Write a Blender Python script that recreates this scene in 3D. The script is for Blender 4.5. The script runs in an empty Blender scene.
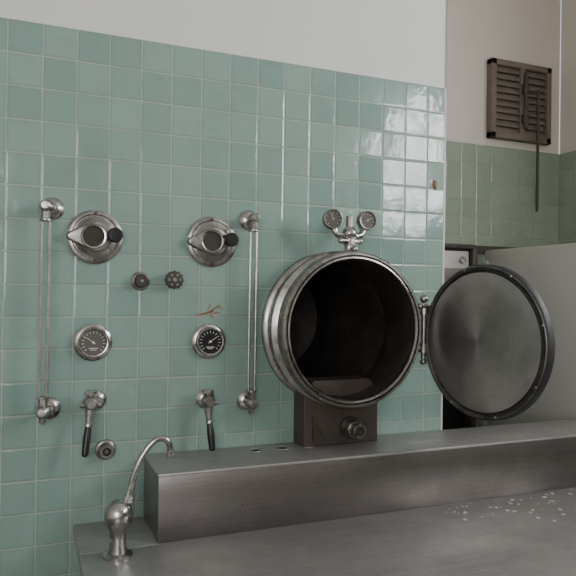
import bpy, bmesh, math, random
from mathutils import Vector, Matrix
random.seed(7)
PITCH=0.1104; UPH=0.0434; ZTOP=2.247

# ---------------------------------------------------------------- materials
def new_mat(name):
    m=bpy.data.materials.new(name); m.use_nodes=True
    nt=m.node_tree; nt.nodes.clear()
    out=nt.nodes.new('ShaderNodeOutputMaterial'); b=nt.nodes.new('ShaderNodeBsdfPrincipled')
    nt.links.new(b.outputs[0],out.inputs[0]); return m,nt,b
def N(nt,t,**k):
    n=nt.nodes.new(t)
    for a,v in k.items(): setattr(n,a,v)
    return n
def math_n(nt,op,a,b=None,c=None,clamp=False):
    n=nt.nodes.new('ShaderNodeMath'); n.operation=op; n.use_clamp=clamp
    for i,v in enumerate((a,b,c)):
        if v is None: continue
        if isinstance(v,(int,float)): n.inputs[i].default_value=v
        else: nt.links.new(v,n.inputs[i])
    return n.outputs[0]
def mixc(nt,f,a,b):
    n=nt.nodes.new('ShaderNodeMix'); n.data_type='RGBA'
    for i,v in ((0,f),(6,a),(7,b)):
        if isinstance(v,(int,float)): n.inputs[i].default_value=v
        elif isinstance(v,tuple): n.inputs[i].default_value=(*v,1)
        else: nt.links.new(v,n.inputs[i])
    return n.outputs[2]
def noise(nt,vec,scale,detail=4,rough=.6):
    n=nt.nodes.new('ShaderNodeTexNoise'); n.inputs['Scale'].default_value=scale
    n.inputs['Detail'].default_value=detail; n.inputs['Roughness'].default_value=rough
    if vec is not None: nt.links.new(vec,n.inputs['Vector'])
    return n.outputs['Fac']
def ramp(nt,f,lo,hi,a=0.,b=1.):
    n=nt.nodes.new('ShaderNodeMapRange'); nt.links.new(f,n.inputs[0])
    for i,v in zip((1,2,3,4),(lo,hi,a,b)): n.inputs[i].default_value=v
    return n.outputs[0]

def metal(name,col,col2,rough=.3,scale=12,metallic=1.,bump=.05,rvar=.2,aniso=0):
    m,nt,b=new_mat(name); tc=N(nt,'ShaderNodeTexCoord').outputs['Object']
    f=ramp(nt,noise(nt,tc,scale,6,.65),.35,.7)
    nt.links.new(mixc(nt,f,col,col2),b.inputs['Base Color'])
    b.inputs['Metallic'].default_value=metallic
    nt.links.new(ramp(nt,noise(nt,tc,scale*2.3,5),.3,.75,rough-rvar*.4,rough+rvar),b.inputs['Roughness'])
    bp=N(nt,'ShaderNodeBump'); bp.inputs['Strength'].default_value=bump; bp.inputs['Distance'].default_value=.002
    nt.links.new(noise(nt,tc,scale*6,3),bp.inputs['Height']); nt.links.new(bp.outputs[0],b.inputs['Normal'])
    return m
def plain(name,col,rough=.5,var=.15,scale=15,spec=.5):
    m,nt,b=new_mat(name); tc=N(nt,'ShaderNodeTexCoord').outputs['Object']
    f=noise(nt,tc,scale,5)
    d=tuple(c*(1-var) for c in col); l=tuple(min(1,c*(1+var)) for c in col)
    nt.links.new(mixc(nt,f,d,l),b.inputs['Base Color'])
    b.inputs['Roughness'].default_value=rough; b.inputs['Specular IOR Level'].default_value=spec
    return m
def tile_mat(name,uax,uphase,ca=(.185,.30,.268),cb=(.245,.37,.325),cc=(.27,.345,.295)):
    m,nt,b=new_mat(name); tc=N(nt,'ShaderNodeTexCoord').outputs['Object']
    s=N(nt,'ShaderNodeSeparateXYZ'); nt.links.new(tc,s.inputs[0])
    u=math_n(nt,'DIVIDE',math_n(nt,'SUBTRACT',s.outputs[uax],uphase-20*PITCH),PITCH)
    v=math_n(nt,'DIVIDE',math_n(nt,'SUBTRACT',s.outputs[2],ZTOP-40*PITCH),PITCH)
    w=math_n(nt,'MULTIPLY',math_n(nt,'SUBTRACT',noise(nt,tc,3.,2),.5),.035)
    u2=math_n(nt,'ADD',u,w); v2=math_n(nt,'ADD',v,w)
    du=math_n(nt,'PINGPONG',u2,.5); dv=math_n(nt,'PINGPONG',v2,.5)
    d=math_n(nt,'MINIMUM',du,dv)
    edge=ramp(nt,d,.010,.022)
    soft=ramp(nt,d,.008,.06)
    cell=N(nt,'ShaderNodeCombineXYZ')
    nt.links.new(math_n(nt,'FLOOR',u2),cell.inputs[0]); nt.links.new(math_n(nt,'FLOOR',v2),cell.inputs[1])
    wn=N(nt,'ShaderNodeTexWhiteNoise',noise_dimensions='3D'); nt.links.new(cell.outputs[0],wn.inputs['Vector'])
    tcol=mixc(nt,wn.outputs['Value'],ca,cb)
    big=ramp(nt,noise(nt,tc,1.3,4),.35,.7)
    tcol=mixc(nt,math_n(nt,'MULTIPLY',big,.5),tcol,cc)
    grime=ramp(nt,noise(nt,tc,7,8,.75),.5,.8)
    tcol=mixc(nt,math_n(nt,'MULTIPLY',grime,.42),tcol,(.17,.20,.16))
    mp=N(nt,'ShaderNodeMapping'); mp.inputs['Scale'].default_value=(14,14,1.2); nt.links.new(tc,mp.inputs[0])
    drip=ramp(nt,noise(nt,mp.outputs[0],1,5,.7),.5,.8)
    tcol=mixc(nt,math_n(nt,'MULTIPLY',drip,.3),tcol,(.32,.37,.32))
    dirt_e=math_n(nt,'MULTIPLY',math_n(nt,'SUBTRACT',1.,ramp(nt,d,.02,.10)),.25)
    tcol=mixc(nt,dirt_e,tcol,(.17,.20,.16))
    gcol=mixc(nt,ramp(nt,noise(nt,tc,5,4),.3,.7),(.24,.30,.26),(.42,.46,.41))
    nt.links.new(mixc(nt,edge,gcol,tcol),b.inputs['Base Color'])
    rg=math_n(nt,'ADD',ramp(nt,edge,0,1,.7,.10),math_n(nt,'MULTIPLY',grime,.18))
    nt.links.new(rg,b.inputs['Roughness'])
    b.inputs['Specular IOR Level'].default_value=.5
    geo=N(nt,'ShaderNodeNewGeometry')
    sub=N(nt,'ShaderNodeVectorMath',operation='SUBTRACT'); nt.links.new(wn.outputs['Color'],sub.inputs[0]); sub.inputs[1].default_value=(.5,.5,.5)
    sc=N(nt,'ShaderNodeVectorMath',operation='SCALE'); nt.links.new(sub.outputs[0],sc.inputs[0]); sc.inputs['Scale'].default_value=.06
    ad=N(nt,'ShaderNodeVectorMath',operation='ADD'); nt.links.new(geo.outputs['Normal'],ad.inputs[0]); nt.links.new(sc.outputs[0],ad.inputs[1])
    nm=N(nt,'ShaderNodeVectorMath',operation='NORMALIZE'); nt.links.new(ad.outputs[0],nm.inputs[0])
    b1=N(nt,'ShaderNodeBump'); b1.inputs['Strength'].default_value=.5; b1.inputs['Distance'].default_value=.002
    h=math_n(nt,'ADD',soft,math_n(nt,'MULTIPLY',noise(nt,tc,16,2),1.1))
    nt.links.new(h,b1.inputs['Height']); nt.links.new(nm.outputs[0],b1.inputs['Normal'])
    nt.links.new(b1.outputs[0],b.inputs['Normal'])
    return m

M_tile=tile_mat('glazed_tile_x',0,UPH); 
YEL=((.27,.34,.26),(.32,.39,.30),(.34,.38,.29))
M_tile_y=tile_mat('glazed_tile_y',1,.78,*YEL); M_tile_a=tile_mat('glazed_tile_alcove',0,UPH,*YEL)
M_white=plain('white_plaster',(.66,.655,.64),.7,.06,4)
M_cream=plain('cream_plaster',(.68,.62,.55),.7,.06,3)
M_ceil=plain('ceiling_paint',(.6,.59,.57),.8,.05,3)
M_floor=plain('terrazzo',(.15,.135,.125),.45,.4,60)
M_nickel=metal('aged_nickel',(.44,.425,.40),(.21,.19,.17),.30,18)
M_bright=metal('worn_chrome',(.58,.57,.55),(.32,.30,.28),.20,20,rvar=.16)
M_rod=metal('dull_rod',(.52,.505,.48),(.34,.32,.30),.33,20)
M_steam=metal('chamber_nickel',(.45,.435,.41),(.22,.20,.18),.27,9)
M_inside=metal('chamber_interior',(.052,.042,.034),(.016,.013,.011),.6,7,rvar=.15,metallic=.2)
M_dark=metal('dark_cast_metal',(.10,.09,.08),(.05,.045,.04),.4,14,metallic=.7)
M_black=plain('black_bakelite',(.012,.012,.013),.3,.2)
M_rubber=plain('gasket_rubber',(.02,.019,.019),.55,.3)
M_rim=metal('door_rim_metal',(.20,.195,.185),(.09,.085,.08),.35,14,metallic=.9)
M_dialblk=plain('dial_black',(.015,.015,.015),.2,.2)
M_dialgry=plain('dial_grey',(.11,.10,.09),.25,.2)
M_window=plain('smoked_sight_glass',(.045,.04,.036),.12,.3)
M_mark=plain('dial_marking',(.6,.6,.56),.4,.05)
M_brown=plain('brown_painted_steel',(.06,.045,.037),.5,.3,20)
M_shut=plain('shutter_brown_paint',(.175,.14,.115),.65,.25,20)
M_panel=plain('enamel_panel',(.52,.505,.47),.35,.08,4)
M_grey=plain('grey_board',(.2,.18,.16),.5,.2)
M_holeshade=plain('painted_hole_shade',(.006,.005,.005),.9,.1)  # near-black colour painting the shade in holes, behind slats and in the cabinet
M_rust=plain('rust_smear',(.28,.15,.06),.7,.35,80)
M_rustd=plain('exposed_clay',(.12,.05,.02),.8,.35,80)
M_flake=plain('paint_flake',(.6,.57,.52),.8,.2)

def stainless(name,c1,c2,r0,r1,met=.9):
    m,nt,b=new_mat(name); tc=N(nt,'ShaderNodeTexCoord').outputs['Object']
    mp=N(nt,'ShaderNodeMapping'); mp.inputs['Scale'].default_value=(1.5,60,60); nt.links.new(tc,mp.inputs[0])
    st=noise(nt,mp.outputs[0],3,4); bl=noise(nt,tc,4,6,.7)
    f=ramp(nt,math_n(nt,'ADD',math_n(nt,'MULTIPLY',st,.4),math_n(nt,'MULTIPLY',bl,.6)),.35,.65)
    nt.links.new(mixc(nt,f,c1,c2),b.inputs['Base Color']); b.inputs['Metallic'].default_value=met
    nt.links.new(ramp(nt,bl,.3,.7,r0,r1),b.inputs['Roughness'])
    bp=N(nt,'ShaderNodeBump'); bp.inputs['Strength'].default_value=.08; bp.inputs['Distance'].default_value=.001
    nt.links.new(st,bp.inputs['Height']); nt.links.new(bp.outputs[0],b.inputs['Normal']); return m
M_steel=stainless('stainless_brushed',(.27,.25,.24),(.165,.15,.142),.26,.42)  # darker, browner copy of the steel, shade of upright faces in its colour
M_deck=stainless('stainless_lit_deck',(.46,.445,.43),(.31,.295,.285),.36,.52,.65)  # same stainless painted lighter, for flat tops that catch the light

def turned(name):
    m,nt,b=new_mat(name); tc=N(nt,'ShaderNodeTexCoord').outputs['Object']
    s=N(nt,'ShaderNodeSeparateXYZ'); nt.links.new(tc,s.inputs[0])
    r=math_n(nt,'SQRT',math_n(nt,'ADD',math_n(nt,'POWER',s.outputs[0],2.),math_n(nt,'POWER',s.outputs[1],2.)))
    c=N(nt,'ShaderNodeCombineXYZ'); nt.links.new(math_n(nt,'MULTIPLY',r,60),c.inputs[0])
    rings=noise(nt,c.outputs[0],3,5,.7); bl=noise(nt,tc,7,5)
    f=ramp(nt,math_n(nt,'ADD',math_n(nt,'MULTIPLY',rings,.5),math_n(nt,'MULTIPLY',bl,.5)),.35,.65)
    nt.links.new(mixc(nt,f,(.52,.505,.485),(.29,.275,.26)),b.inputs['Base Color']); b.inputs['Metallic'].default_value=.9
    b.inputs['Roughness'].default_value=.4; b.inputs['Anisotropic'].default_value=.7
    tg=N(nt,'ShaderNodeTangent',direction_type='RADIAL',axis='Z'); nt.links.new(tg.outputs[0],b.inputs['Tangent'])
    bp=N(nt,'ShaderNodeBump'); bp.inputs['Strength'].default_value=.16; bp.inputs['Distance'].default_value=.001
    nt.links.new(rings,bp.inputs['Height']); nt.links.new(bp.outputs[0],b.inputs['Normal']); return m
M_turn=turned('turned_steel')

# ---------------------------------------------------------------- mesh builder
def wallT(x,z,y=0.,s=1.):
    return Matrix(((s,0,0,x),(0,0,-s,y-.001),(0,s,0,z),(0,0,0,1)))
I4=Matrix.Identity(4)
def axisT(o,d):
    d=Vector(d).normalized(); return Matrix.Translation(Vector(o))@d.to_track_quat('Z','Y').to_matrix().to_4x4()
class B:
    def __init__(s,name,T=None): s.name=name; s.bm=bmesh.new(); s.mats=[]; s.T=T or I4
    def mi(s,m):
        if m not in s.mats: s.mats.append(m)
        return s.mats.index(m)
    def merge(s,t,T,mat=None):
        if mat is not None:
            i=s.mi(mat)
            for f in t.faces: f.material_index=i
        bmesh.ops.recalc_face_normals(t,faces=t.faces)
        t.transform(T or I4); me=bpy.data.meshes.new('t'); t.to_mesh(me); t.free(); s.bm.from_mesh(me); bpy.data.meshes.remove(me)
    def lathe(s,prof,T,mat,seg=40,mats=None):
        t=bmesh.new(); rings=[]
        for r,h in prof:
            if r<1e-5: rings.append([t.verts.new((0,0,h))])
            else: rings.append([t.verts.new((r*math.cos(2*math.pi*i/seg),r*math.sin(2*math.pi*i/seg),h)) for i in range(seg)])
        for k in range(len(rings)-1):
            a,b=rings[k],rings[k+1]; mi=s.mi(mats[k] if mats else mat)
            for i in range(seg):
                j=(i+1)%seg
                if len(a)==1 and len(b)==1: continue
                if len(a)==1: f=t.faces.new((a[0],b[i],b[j]))
                elif len(b)==1: f=t.faces.new((a[i],a[j],b[0]))
                else: f=t.faces.new((a[i],a[j],b[j],b[i]))
                f.material_index=mi
        s.merge(t,T)
    def cyl(s,r,h0,h1,T,mat,seg=24,bev=.0015,r2=None):
        r2=r if r2 is None else r2
        s.lathe([(0,h0),(r-bev,h0),(r,h0+bev),(r2,h1-bev),(r2-bev,h1),(0,h1)],T,mat,seg)
    def ball(s,r,T,mat,seg=20,sz=1.):
        n=10; s.lathe([(r*math.sin(math.pi*i/n),-r*sz*math.cos(math.pi*i/n)) for i in range(n+1)],T,mat,seg)
    def box(s,c,d,T,mat,bev=.002):
        t=bmesh.new(); bmesh.ops.create_cube(t,size=1)
        for v in t.verts: v.co=Vector((v.co.x*d[0]+c[0],v.co.y*d[1]+c[1],v.co.z*d[2]+c[2]))
        if bev>0: bmesh.ops.bevel(t,geom=list(t.edges),offset=bev,segments=2,affect='EDGES',profile=.5)
        s.merge(t,T,mat)
    def bx(s,x0,x1,y0,y1,z0,z1,mat,bev=.002):
        s.box(((x0+x1)/2,(y0+y1)/2,(z0+z1)/2),(x1-x0,y1-y0,z1-z0),None,mat,bev)
    def prism(s,pts,h0,h1,T,mat,bev=.0):
        t=bmesh.new(); vs=[t.verts.new((p[0],p[1],h0)) for p in pts]; f=t.faces.new(vs)
        g=bmesh.ops.extrude_face_region(t,geom=[f]); 
        for v in g['geom']:
            if isinstance(v,bmesh.types.BMVert): v.co.z=h1
        if bev: bmesh.ops.bevel(t,geom=[e for e in t.edges if all(abs(v.co.z-h1)<1e-6 for v in e.verts)],offset=bev,segments=3,affect='EDGES',profile=.5)
        s.merge(t,T,mat)
    def tube(s,pts,r,T,mat,seg=14,sub=6):
        P=[Vector(p) for p in pts]; R=r if isinstance(r,(list,tuple)) else [r]*len(P)
        out=[];rr=[]
        if len(P)>2 and sub>1:
            for i in range(len(P)-1):
                p0=P[max(i-1,0)];p1=P[i];p2=P[i+1];p3=P[min(i+2,len(P)-1)]
                for k in range(sub):
                    t=k/sub; out.append(.5*((2*p1)+(p2-p0)*t+(2*p0-5*p1+4*p2-p3)*t*t+(-p0+3*p1-3*p2+p3)*t**3)); rr.append(R[i]*(1-t)+R[i+1]*t)
            out.append(P[-1]); rr.append(R[-1])
        else: out=P; rr=list(R)
        t=bmesh.new(); rings=[]; ref=None
        for i,p in enumerate(out):
            d=(out[min(i+1,len(out)-1)]-out[max(i-1,0)]).normalized()
            if ref is None: ref=d.orthogonal().normalized()
            ref=(ref-d*ref.dot(d)).normalized(); q=d.cross(ref)
            rings.append([t.verts.new(p+(ref*math.cos(2*math.pi*k/seg)+q*math.sin(2*math.pi*k/seg))*rr[i]) for k in range(seg)])
        for a,b in zip(rings,rings[1:]):
            for k in range(seg): t.faces.new((a[k],a[(k+1)%seg],b[(k+1)%seg],b[k]))
        t.faces.new(rings[0]); t.faces.new(rings[-1][::-1]); s.merge(t,T,mat)
    def quad(s,pts,mat):
        t=bmesh.new(); f=t.faces.new([t.verts.new(p) for p in pts]); f.material_index=s.mi(mat)
        me=bpy.data.meshes.new('t'); t.to_mesh(me); t.free(); s.bm.from_mesh(me); bpy.data.meshes.remove(me)
    def done(s,world=None,parent=None,ang=.55):
        for f in s.bm.faces: f.smooth=True
        for e in s.bm.edges:
            if len(e.link_faces)==2 and e.calc_face_angle(0)>ang: e.smooth=False
        me=bpy.data.meshes.new(s.name); s.bm.to_mesh(me); s.bm.free()
        for m in s.mats: me.materials.append(m)
        o=bpy.data.objects.new(s.name,me); bpy.context.collection.objects.link(o)
        if parent: o.parent=parent
        if world is not None: o.matrix_local=world
        return o

# ---------------------------------------------------------------- room shell
XE=1.685; CH=(1.143,1.212); ZC=3.5; YF=-4.6; XL=-2.5; XR=3.12; YA=.78
b=B('wall_back')
t=bmesh.new()
outer=[t.verts.new(p) for p in ((XL,0,0),(XE,0,0),(XE,0,ZTOP),(XL,0,ZTOP))]
circ=[t.verts.new((CH[0]+.277*math.cos(2*math.pi*i/64),0,CH[1]+.277*math.sin(2*math.pi*i/64))) for i in range(64)]
E=[t.edges.new((outer[i],outer[(i+1)%4])) for i in range(4)]+[t.edges.new((circ[i],circ[(i+1)%64])) for i in range(64)]
bmesh.ops.triangle_fill(t,use_beauty=True,use_dissolve=False,edges=E,normal=(0,-1,0))
b.merge(t,None,M_tile)
b.quad(((XL,.006,ZTOP),(XE,.006,ZTOP),(XE,.006,ZC),(XL,.006,ZC)),M_white)
b.quad(((XL,0,ZTOP),(XE,0,ZTOP),(XE,.006,ZTOP),(XL,.006,ZTOP)),M_tile)
b.done()
b=B('wall_return')
b.quad(((XE,0,0),(XE,YA,0),(XE,YA,ZTOP),(XE,0,ZTOP)),M_tile_y)
b.quad(((XE,0,ZTOP),(XE,YA,ZTOP),(XE,YA,ZC),(XE,0,ZC)),M_cream); b.done()
b=B('wall_alcove')
b.quad(((XE,YA,0),(XR,YA,0),(XR,YA,ZTOP),(XE,YA,ZTOP)),M_tile_a)
b.quad(((XE,YA+.005,ZTOP),(XR,YA+.005,ZTOP),(XR,YA+.005,ZC),(XE,YA+.005,ZC)),M_cream); b.done()
WINS=[(-3.0,-2.0,1.84,3.22),(-1.45,-.65,1.5,3.1)]  # second opening is an unseen addition to brighten the alcove
b=B('wall_right')
def rq(y0,y1,z0,z1):
    for (a,c,m) in ((0,ZTOP,M_tile_y),(ZTOP,ZC,M_cream)):
        lo=max(z0,a); hi=min(z1,c)
        if hi>lo: b.quad(((XR,y0,lo),(XR,y1,lo),(XR,y1,hi),(XR,y0,hi)),m)
ys=YF
for (y0,y1,z0,z1) in WINS:
    rq(ys,y0,0,ZC); rq(y0,y1,0,z0); rq(y0,y1,z1,ZC); ys=y1
rq(ys,YA,0,ZC); b.done()
b=B('wall_left'); b.quad(((XL,YF,0),(XL,0,0),(XL,0,ZC),(XL,YF,ZC)),M_cream); b.done()
FX0,FX1,FZ0,FZ1=-2.2,-.4,1.0,2.8  # unseen opening added behind the camera for soft fill
b=B('wall_front')
def fq(x0,x1,z0,z1): b.quad(((x0,YF,z0),(x1,YF,z0),(x1,YF,z1),(x0,YF,z1)),M_cream)
fq(XL,FX0,0,ZC); fq(FX1,XR,0,ZC); fq(FX0,FX1,0,FZ0); fq(FX0,FX1,FZ1,ZC); b.done()
b=B('floor'); b.quad(((XL,YF,0),(XR,YF,0),(XR,YA,0),(XL,YA,0)),M_floor); b.done()
b=B('ceiling'); b.quad(((XL,YF,ZC),(XR,YF,ZC),(XR,YA,ZC),(XL,YA,ZC)),M_ceil); b.done()
b=B('trim_1')
b.tube([(XE-.004,.004,0),(XE-.004,.004,ZTOP)],.006,None,M_white,12,1); b.done()

def win(name,plane,a0,a1,z0,z1,c,nv,nh):
    b=B(name); w=.05
    def bar(p0,p1,q0,q1):
        if plane=='x': b.bx(c-.03,c+.03,p0,p1,q0,q1,M_white,.003)
        else: b.bx(p0,p1,c-.03,c+.03,q0,q1,M_white,.003)
    bar(a0,a0+w,z0,z1);bar(a1-w,a1,z0,z1);bar(a0,a1,z0,z0+w);bar(a0,a1,z1-w,z1)
    for i in range(1,nv): x=a0+(a1-a0)*i/nv; bar(x-.015,x+.015,z0,z1)
    for i in range(1,nh): z=z0+(z1-z0)*i/nh; bar(a0,a1,z-.015,z+.015)
    b.done()
win('window_1','x',*WINS[0],XR+.02,2,3)
win('added_fill_window_right','x',*WINS[1],XR+.02,2,3)  # added window, out of view, lets fill light into the alcove
win('added_fill_window_front','y',FX0,FX1,FZ0,FZ1,YF-.02,3,3)  # added window behind the camera, frames the soft fill lamp

# ---------------------------------------------------------------- autoclave (chamber, door, hinge, gauges)
AUTO=bpy.data.objects.new('autoclave',None); bpy.context.collection.objects.link(AUTO)
b=B('chamber'); T=wallT(CH[0],CH[1])
prof=[(.277,0),(.300,0),(.303,.006),(.302,.022),(.294,.028),(.284,.030),(.283,.074),(.290,.080),(.299,.086),(.302,.096),(.299,.106),
      (.288,.112),(.280,.116),(.279,.146),(.284,.150),(.292,.154),(.296,.164),(.295,.192),(.292,.200),(.287,.204),(.281,.204),(.278,.198),
      (.275,.198),(.273,.205),(.268,.206),(.264,.202),(.262,.194),(.261,-.02),(.264,-.03),(.261,-.04),(.261,-.66),(.255,-.69),(.18,-.725),(0,-.74)]
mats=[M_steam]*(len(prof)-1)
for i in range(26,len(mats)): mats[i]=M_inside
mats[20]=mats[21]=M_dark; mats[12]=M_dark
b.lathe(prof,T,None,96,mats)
b.prism([(-.16,-.4485),(.16,-.4485),(.16,-.24),(.12,-.20),(-.12,-.20),(-.16,-.24)],0,.10,T,M_brown,.004)
b.prism([(-.125,-.43),(-.06,-.43),(-.125,-.33)],.10,.106,T,M_dark,.002)
Tp=T@Matrix.Translation((.035,-.385,.1))
b.cyl(.042,0,.012,Tp,M_dark,32); b.cyl(.034,.012,.05,Tp,M_steam,8); b.cyl(.027,.05,.085,Tp,M_nickel,32); b.cyl(.018,.085,.095,Tp,M_dark,24)
b.done(parent=AUTO)

HX,HY=1.462,-.178
b=B('door_hinge')
for dz in (-.075,.075):
    b.tube([(1.428,-.165,CH[1]+dz),(HX,HY,CH[1]+dz)],.014,None,M_steam,14,1)
    b.cyl(.02,-.02,.02,Matrix.Translation((HX,HY,CH[1]+dz)),M_nickel,20)
b.tube([(HX,HY,CH[1]-.125),(HX,HY,CH[1]+.10)],.010,None,M_nickel,14,1)
b.ball(.017,Matrix.Translation((HX,HY,CH[1]+.118)),M_nickel)
b.ball(.014,Matrix.Translation((HX,HY,CH[1]-.13)),M_nickel)
b.tube([(HX-.03,HY-.02,CH[1]+.09),(HX+.03,HY-.02,CH[1]+.09)],.007,None,M_nickel,10,1)
b.ball(.012,Matrix.Translation((HX-.03,HY-.02,CH[1]+.09)),M_nickel); 
b.done(parent=AUTO)
DR=.279; dirv=Vector((.106,-.56,0)).normalized()
dc=Vector((HX,HY,CH[1]-.032))+dirv*(DR+.004)
nrm=Vector((dirv.y,-dirv.x,0)).normalized()
Td=axisT(dc,nrm)
b=B('door')
prof=[(0,.010),(.10,.0095),(.22,.006),(.250,.003),(.253,-.002),(.257,-.003),(.260,.003),(.264,.005),(.270,.006),(.274,.004),(.277,.001),
      (.279,-.004),(.280,-.026),(.276,-.034),(.262,-.038),(.255,-.046),(.18,-.076),(.09,-.091),(0,-.095)]
dm=[M_turn]*(len(prof)-1)
dm[3]=dm[4]=M_dark
for i in (5,6,7,8): dm[i]=M_rim
for i in (9,10,11,12): dm[i]=M_rubber
for i in range(13,len(dm)): dm[i]=M_steam
b.lathe(prof,I4,None,96,dm)
for k in range(8):
    a=2*math.pi*(k+.35)/8; b.cyl(.0045,.004,.010,Matrix.Translation((.268*math.cos(a),.268*math.sin(a),0)),M_nickel,12,.001)
for k in range(4):
    a=math.pi*k/2+.4; b.tube([(0,0,-.12),(.13*math.cos(a),.13*math.sin(a),-.13)],.009,I4,M_steam,10,1)
b.tube([(.13*math.cos(2*math.pi*k/24),.13*math.sin(2*math.pi*k/24),-.13) for k in range(25)],.011,I4,M_steam,12,2)
b.cyl(.03,-.15,-.09,I4,M_steam,24)
inv=Td.inverted()
for dz in (-.035,.035):
    b.tube([inv@Vector((HX,HY,CH[1]+dz)),inv@(Vector((HX,HY,CH[1]+dz))+dirv*.03-nrm*.05),inv@(dc-nrm*.085+Vector((0,0,dz)))],.012,I4,M_steam,12,5)
b.done(world=Td,parent=AUTO)

def dial(b,T,r,face,mark=M_mark,bez=M_nickel,h=.03,needle=.8,nt_=11):
    b.lathe([(0,0),(r*1.0,0),(r*1.03,h*.12),(r*.93,h*.3),(r*.93,h*.62),(r,h*.7),(r*1.0,h*.88),(r*.93,h),(r*.86,h*.98),(r*.82,h*.78),(0,h*.78)],T,None,48,[bez]*9+[face])
    for k in range(nt_):
        a=math.radians(225-270*k/(nt_-1)); Tr=T@Matrix.Rotation(a,4,'Z')
        b.box((r*.68,0,h*.79),(r*.16,r*.035,.001),Tr,mark,0)
    Tr=T@Matrix.Rotation(needle,4,'Z'); b.box((r*.2,0,h*.82),(r*.75,r*.035,.001),Tr,mark,0)
    b.cyl(r*.09,h*.78,h*.88,T,mark,12,.0005)
b=B('pressure_gauge_manifold')
gy=-.14
b.cyl(.026,0,.022,Matrix.Translation((1.145,gy,1.493)),M_bright,6)
b.tube([(1.145,gy,1.51),(1.145,gy,1.585)],.019,None,M_bright,18,1)
b.cyl(.025,0,.018,Matrix.Translation((1.145,gy,1.53)),M_bright,6)
b.ball(.029,Matrix.Translation((1.145,gy,1.578)),M_bright)
b.tube([(1.145,gy,1.575),(1.12,gy+.002,1.568),(1.090,gy+.005,1.578),(1.079,gy+.01,1.615)],.013,None,M_bright,14)
b.tube([(1.145,gy,1.575),(1.17,gy+.002,1.568),(1.202,gy+.005,1.578),(1.214,gy+.01,1.615)],.013,None,M_bright,14)
b.cyl(.014,0,.045,Matrix.Translation((1.145,gy,1.60)),M_nickel,16,.003)
b.tube([(1.105,gy-.01,1.548),(1.185,gy-.01,1.548)],.008,None,M_bright,10,1)
b.ball(.012,Matrix.Translation((1.105,gy-.01,1.548)),M_bright); b.ball(.012,Matrix.Translation((1.185,gy-.01,1.548)),M_bright)
b.tube([(1.145,gy,1.515),(1.145,gy-.045,1.515)],.009,None,M_bright,10,1); b.ball(.014,Matrix.Translation((1.145,gy-.045,1.515)),M_bright)
dial(b,axisT((1.076,gy+.012,1.628),(-.25,-1,.03)),.038,M_dialgry,needle=1.9,nt_=9)
dial(b,axisT((1.219,gy+.012,1.630),(-.05,-1,.03)),.037,M_dialgry,needle=.5,nt_=9)
b.done(parent=AUTO)

# ---------------------------------------------------------------- control panel fittings
def level_gauge(x,zt,zb,tx):
    b=B('water_level_gauge'); yo=-.062
    for z,sg in ((zt,-1),(zb,1)):
        T=wallT(x,z); b.lathe([(0,0),(.036,0),(.038,.004),(.034,.010),(.022,.016),(.014,.019),(0,.019)],T,M_bright,36)
        b.cyl(.011,.015,.05,T,M_nickel,16)
        b.ball(.020,Matrix.Translation((tx+(x-tx)*.3,yo+.004,z)),M_nickel)
        b.tube([(x,-.04,z),(tx,yo,z)],.013,None,M_nickel,14,1)
        b.cyl(.015,-.016,.016,Matrix.Translation((tx,yo,z+sg*.026)),M_nickel,6)
        b.cyl(.020,-.004,.004,Matrix.Translation((tx,yo,z+sg*.045)),M_nickel,20)
        b.tube([(tx,yo,z),(tx-.004,yo-.03,z)],.008,None,M_nickel,12,1)
        b.lathe([(0,0),(.014,0),(.017,.004),(.017,.009),(.012,.013),(0,.014)],axisT((tx-.003,yo-.028,z),(-.1,-1,0)),M_nickel,10)
    b.tube([(tx,yo,zb-.005),(tx,yo,zb-.045)],.007,None,M_nickel,12,1); b.cyl(.011,-.008,.008,Matrix.Translation((tx,yo,zb-.03)),M_nickel,6)
    for d in (-.0125,.0125): b.tube([(tx+d,yo-.002,zb+.043),(tx+d,yo-.002,zt-.043)],.0048,None,M_rod,10,1)
    b.done()
level_gauge(.080,1.622,.945,.058); level_gauge(.784,1.622,.935,.784)

def selector(x,z,rot):
    b=B('selector_valve'); T=wallT(x,z)@Matrix.Rotation(rot,4,'Z')
    b.lathe([(0,0),(.090,0),(.094,.003),(.094,.007),(.088,.011),(.080,.012),(.076,.009),(.070,.010),(.060,.018),(.052,.022),(0,.022)],T,M_nickel,64)
    pts=[]
    for i in range(25):
        a=math.radians(-118+236*i/24); pts.append((.054*math.cos(a)+.004,.054*math.sin(a)))
    pts+=[(-.092,.012),(-.097,0),(-.092,-.012)]
    b.prism(pts,.01,.034,T,M_nickel,.008)
    b.lathe([(.022,.030),(.043,.034),(.044,.040),(.041,.044),(.036,.043),(.033,.035),(0,.035)],T@Matrix.Translation((-.008,0,0)),None,40,[M_bright]*5+[M_window])
    b.tube([(.03,.004,.034),(.056,.006,.045)],.009,T,M_nickel,12,1)
    b.lathe([(0,.040),(.022,.040),(.0265,.045),(.0265,.056),(.022,.062),(0,.064)],T@Matrix.Translation((.062,.006,0)),M_black,28)
    for a in (math.pi/2,-math.pi/2,): b.cyl(.006,.01,.015,T@Matrix.Translation((.082*math.cos(a),.082*math.sin(a),0)),M_dark,10,.001)
    b.done()
selector(.2215,1.532,0.0); selector(.640,1.533,.03)

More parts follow.
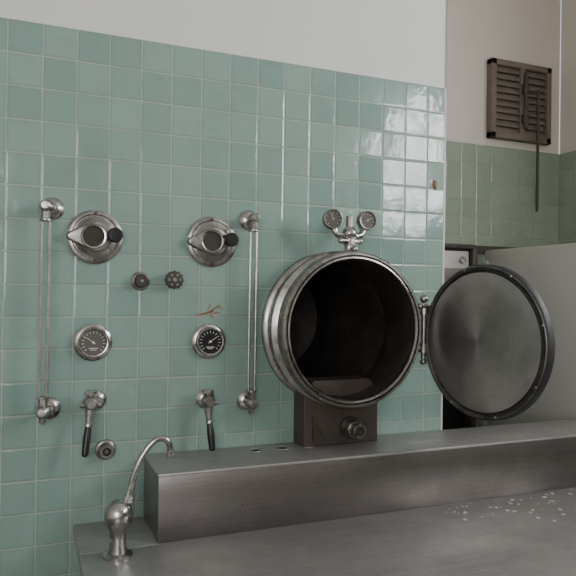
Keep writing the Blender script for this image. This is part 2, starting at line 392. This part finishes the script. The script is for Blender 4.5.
b=B('control_knob'); T=wallT(.379,1.382)
b.lathe([(0,0),(.033,0),(.034,.004),(.028,.010),(.024,.012),(.024,.030),(.020,.036),(0,.037)],T,None,32,[M_nickel]*4+[M_dark]*3)
b.cyl(.006,.036,.041,T,M_nickel,12,.001); b.done()
b=B('fluted_valve_knob'); T=wallT(.4947,1.388)
b.lathe([(0,0),(.026,0),(.024,.008),(.012,.012),(.012,.03),(0,.03)],T,M_nickel,32)
pts=[((.032+.002*math.cos(12*2*math.pi*i/96))*math.cos(2*math.pi*i/96),(.032+.002*math.cos(12*2*math.pi*i/96))*math.sin(2*math.pi*i/96)) for i in range(96)]
b.prism(pts,.026,.042,T,M_dark,.003)
for k in range(6): b.cyl(.005,.041,.044,T@Matrix.Translation((.02*math.cos(k*1.047),.02*math.sin(k*1.047),0)),M_nickel,10,.0005)
b.cyl(.008,.041,.048,T,M_nickel,16,.001); b.done()

for (x,z,f,nd) in ((.2195,1.1665,M_dialgry,2.5),(.634,1.163,M_dialblk,.6)):
    b=B('dial_gauge'); T=wallT(x,z)
    b.lathe([(.050,0),(.063,0),(.065,.005),(.060,.010),(.052,.012)],T,M_bright,56)
    dial(b,T,.052,f,h=.032,needle=nd,nt_=15,bez=M_bright)
    b.box((0,-.02,.0255),(.03,.003,.001),T,M_mark,0); b.box((0,-.026,.0255),(.02,.002,.001),T,M_mark,0)
    b.done()

def lever(x,z,tilt,turn):
    b=B('lever_valve'); T=wallT(x,z)
    b.lathe([(0,0),(.034,0),(.036,.004),(.031,.010),(.02,.016),(.014,.018),(0,.018)],T,M_bright,36)
    b.cyl(.014,.014,.06,T,M_nickel,20); b.cyl(.020,.03,.042,T,M_nickel,6)
    Tb=T@Matrix.Translation((turn,0,.062))
    b.ball(.026,Tb,M_nickel,24,1.1)
    b.cyl(.016,.02,.034,Tb,M_nickel,8); 
    b.tube([(turn,0,.062),(turn,.030,.062)],.012,T,M_nickel,16,1)
    b.cyl(.021,-.006,.006,axisT(T@Vector((turn,.036,.062)),(0,0,1)),M_bright,10,.002)
    b.tube([(turn-.034,-.006,.062),(turn+.034,-.006,.062)],.010,T,M_nickel,12,1)
    e=(turn+tilt*.35,-.068,.070); 
    b.tube([(turn,-.01,.062),(turn+tilt*.2,-.04,.066),e],[.019,.014,.010],T,M_nickel,16)
    g=(turn+tilt,-.165,.085)
    mid=tuple(e[i]*.5+g[i]*.5 for i in range(3))
    b.tube([e,tuple(e[i]*.9+g[i]*.1 for i in range(3))],.0135,T,M_bright,16,1)
    b.tube([tuple(e[i]*.92+g[i]*.08 for i in range(3)),mid,g],[.0095,.0135,.0115],T,M_black,16)
    b.ball(.0115,T@Matrix.Translation(g),M_black,16); b.done()
lever(.232,.965,-.018,-.022); lever(.624,.950,.012,-.006)

b=B('drain_valve_knob'); T=wallT(.268,.79)
b.lathe([(0,0),(.034,0),(.036,.004),(.033,.009),(.026,.012),(.024,.02),(.026,.034),(.022,.04),(.015,.04),(.013,.034),(0,.034)],T,None,32,[M_nickel]*8+[M_dark]*2)
b.cyl(.007,.034,.043,T,M_nickel,6,.001); b.done()

def blob(b,cx,cz,l,w,ang,mat,seed,h=.0006):
    r=random.Random(seed); pts=[]
    for i in range(14):
        a=2*math.pi*i/14; k=.7+.6*r.random(); x=l*math.cos(a)*k; y=w*math.sin(a)*k
        pts.append((x*math.cos(ang)-y*math.sin(ang),x*math.sin(ang)+y*math.cos(ang)))
    b.prism(pts,0,h,wallT(cx,cz),mat)
b=B('rust_smear')
for i,(x,z,l,w,a) in enumerate(((.60,1.262,.022,.0035,.15),(.632,1.270,.026,.004,.25),(.655,1.284,.024,.003,.6),(.66,1.268,.02,.003,.1),(.636,1.292,.014,.0025,1.1),(.675,1.288,.016,.002,-.5),(.645,1.256,.010,.0025,-.9))): blob(b,x,z,l,w,a,M_rust,i)
b.done()
b=B('tile_chip')
blob(b,1.630,1.82,.011,.024,.1,M_rustd,21,.0005); blob(b,1.634,1.826,.006,.014,.2,M_rust,22,.001); blob(b,1.612,1.835,.006,.01,.6,M_white,23,.0008); b.done()

# ---------------------------------------------------------------- steel sink
b=B('stainless_steel_sink'); SX0,SX1,SZ=.40,3.05,.762
b.bx(SX0+.002,SX1,-.272,-.004,.54,SZ-.008,M_steel,.004)
b.bx(SX0,SX1,-.276,-.004,SZ-.010,SZ,M_deck,.004)
b.bx(.165,SX1,-1.05,-.272,.505,.54,M_deck,.004)
b.bx(.165,SX1,-.272,-.004,.505,.54,M_deck,.004)
b.bx(.165,SX1,-1.09,-1.05,.40,.60,M_steel,.006)
for i in range(3): 
    T=Matrix.Translation((.797+i*.106,-.085,SZ)); b.lathe([(.018,0),(.024,0),(.023,.002),(.019,.002),(.018,0)],T,M_deck,28); b.lathe([(0,.0008),(.0185,.0008)],T,M_holeshade,28)  # flat black discs paint the dark of the holes
for x in (.22,1.1,2.0,2.98):
    for y in (-1.0,-.12): b.tube([(x,y,0),(x,y,.51)],.022,None,M_steel,16,1)
b.done()
b=B('paint_flakes')
for i in range(110):
    x=random.uniform(1.45,2.7); y=-.285-abs(random.gauss(0,.12)); 
    if y<-1.0: continue
    r=random.uniform(.002,.009) ; n=random.randint(4,7); a0=random.random()*6
    b.prism([(r*(.6+.6*random.random())*math.cos(a0+2*math.pi*k/n),r*(.6+.6*random.random())*math.sin(a0+2*math.pi*k/n)) for k in range(n)],0,.001,Matrix.Translation((x,y,.5402)),M_flake)
b.done()

b=B('sink_faucet'); FX,FY=.272,-.32
T=Matrix.Translation((FX,FY,.5405))
b.lathe([(0,0),(.045,0),(.045,.006),(.028,.012),(.024,.05),(.026,.08),(.040,.10),(.043,.118),(.041,.14),(.032,.156),(.016,.166),(0,.168)],T,M_bright,40)
b.tube([(FX+.02,FY,.655),(FX+.026,FY,.70),(FX+.036,FY,.74),(FX+.052,FY,.80),(FX+.078,FY,.850),(FX+.108,FY,.882),(FX+.136,FY,.886),(FX+.153,FY,.868),(FX+.157,FY,.838)],
       [.012,.0115,.0105,.0100,.0095,.0095,.0095,.0095,.010],None,M_bright,18)
b.cyl(.013,-.012,.010,Matrix.Translation((FX+.157,FY,.838)),M_bright,20)
b.cyl(.017,-.01,.01,axisT((FX+.028,FY,.71),(.2,0,1)),M_bright,8)
b.done()

# ---------------------------------------------------------------- alcove
b=B('louvred_shutter'); X0,X1,Z0,Z1=2.545,3.005,2.29,2.762; y=YA-.03
for (a,c,d,e) in ((X0,X0+.035,Z0,Z1),(X1-.035,X1,Z0,Z1)): b.bx(a,c,y-.015,YA+.0045,d,e,M_shut,.003)
for (d,e) in ((Z0,Z0+.035),(Z1-.035,Z1)): b.bx(X0,X1,y-.015,YA+.0045,d,e,M_shut,.003)
b.bx(2.765,2.80,y-.012,YA-.002,Z0,Z1,M_shut,.002)
b.bx(X0+.03,X1-.03,YA-.006,YA-.002,Z0+.03,Z1-.03,M_holeshade,0)
for i in range(10):
    z=Z0+.055+i*.0405
    for (a,c) in ((X0+.035,2.765),(2.80,X1-.035)):
        b.box((0,0,0),(c-a,.005,.046),Matrix.Translation(((a+c)/2,y+.006,z))@Matrix.Rotation(-.45,4,'X'),M_shut,.001)
b.tube([(2.79,y-.03,2.70),(2.79,y-.03,2.36)],.012,None,M_brown,10,1)
b.box((2.79,y-.02,2.60),(.04,.03,.06),None,M_brown,.003); b.box((2.79,y-.02,2.42),(.04,.03,.06),None,M_brown,.003)
b.tube([(2.79,y-.03,2.58),(2.87,y-.045,2.585)],.007,None,M_brown,10,1)
b.tube([(2.87,y-.045,2.60),(2.87,y-.045,1.86)],.009,None,M_brown,10,1)
b.done()
b=B('enamel_partition_panel')
b.bx(2.50,2.535,-.012,.735,.06,1.612,M_panel,.012)
b.bx(2.485,2.50,.69,.735,.06,1.55,M_panel,.006)
b.bx(2.50,2.56,.02,.10,0,.07,M_brown,.003); b.bx(2.50,2.56,.62,.70,0,.07,M_brown,.003)
b.cyl(.01,0,.006,axisT((2.50,.03,1.585),(-1,0,0)),M_bright,16)
b.done()
b=B('steel_service_cabinet')
b.bx(1.70,3.05,YA-.035,YA-.002,1.595,1.64,M_brown,.003)
b.bx(1.70,2.42,YA-.075,YA-.035,1.615,1.64,M_brown,.003)
for x in (1.70,2.07,2.385): b.bx(x,x+.035,YA-.09,YA-.005,0,1.615,M_brown,.003)
b.bx(1.72,2.40,YA-.02,YA-.01,0,1.6,M_holeshade,0)  # black sheet paints the shade inside the open cabinet
b.bx(2.11,2.38,YA-.06,YA-.03,1.30,1.60,M_panel,.004)
b.bx(2.15,2.34,YA-.066,YA-.055,1.40,1.50,M_grey,.003)
b.bx(2.11,2.38,YA-.07,YA-.03,1.26,1.29,M_brown,.003)
b.bx(2.105,2.385,YA-.075,YA-.03,.86,.90,M_panel,.003)
b.cyl(.02,0,.015,wallT(2.33,1.55,YA-.06),M_nickel,20)
b.done()

# ---------------------------------------------------------------- light
def area(name,loc,d,sx,sy,e,col):
    l=bpy.data.lights.new(name,'AREA'); l.shape='RECTANGLE'; l.size=sx; l.size_y=sy; l.energy=e; l.color=col
    o=bpy.data.objects.new(name,l); bpy.context.collection.objects.link(o); o.location=loc
    o.rotation_euler=Vector(d).to_track_quat('-Z','Z').to_euler(); return o
for i,(e,(y0,y1,z0,z1)) in enumerate(zip((120,70),WINS)):
    area('daylight_and_fill_right',(XR+.12,(y0+y1)/2,(z0+z1)/2),(-1,0,0),y1-y0,z1-z0,e,(.98,.99,1.0))  # second lamp is added fill for the alcove side
area('fill_light_front',((FX0+FX1)/2,YF-.12,(FZ0+FZ1)/2),(0,1,0),1.8,1.8,85,(.98,.99,1.0))  # added fill lamp, no such source in view
w=bpy.data.worlds.new('World'); bpy.context.scene.world=w; w.use_nodes=True
w.node_tree.nodes['Background'].inputs[0].default_value=(.85,.9,1,1); w.node_tree.nodes['Background'].inputs[1].default_value=1.0

# ---------------------------------------------------------------- camera
cam=bpy.data.cameras.new('camera'); co=bpy.data.objects.new('camera',cam); bpy.context.collection.objects.link(co)
cam.sensor_width=36; cam.lens=40; cam.clip_start=.05
co.matrix_world=Matrix.Translation((0,-2.32,1.35))@Matrix.Rotation(math.radians(-22.3),4,'Z')@Matrix.Rotation(math.radians(90.36),4,'X')@Matrix.Rotation(math.radians(.8),4,'Z')
bpy.context.scene.camera=co
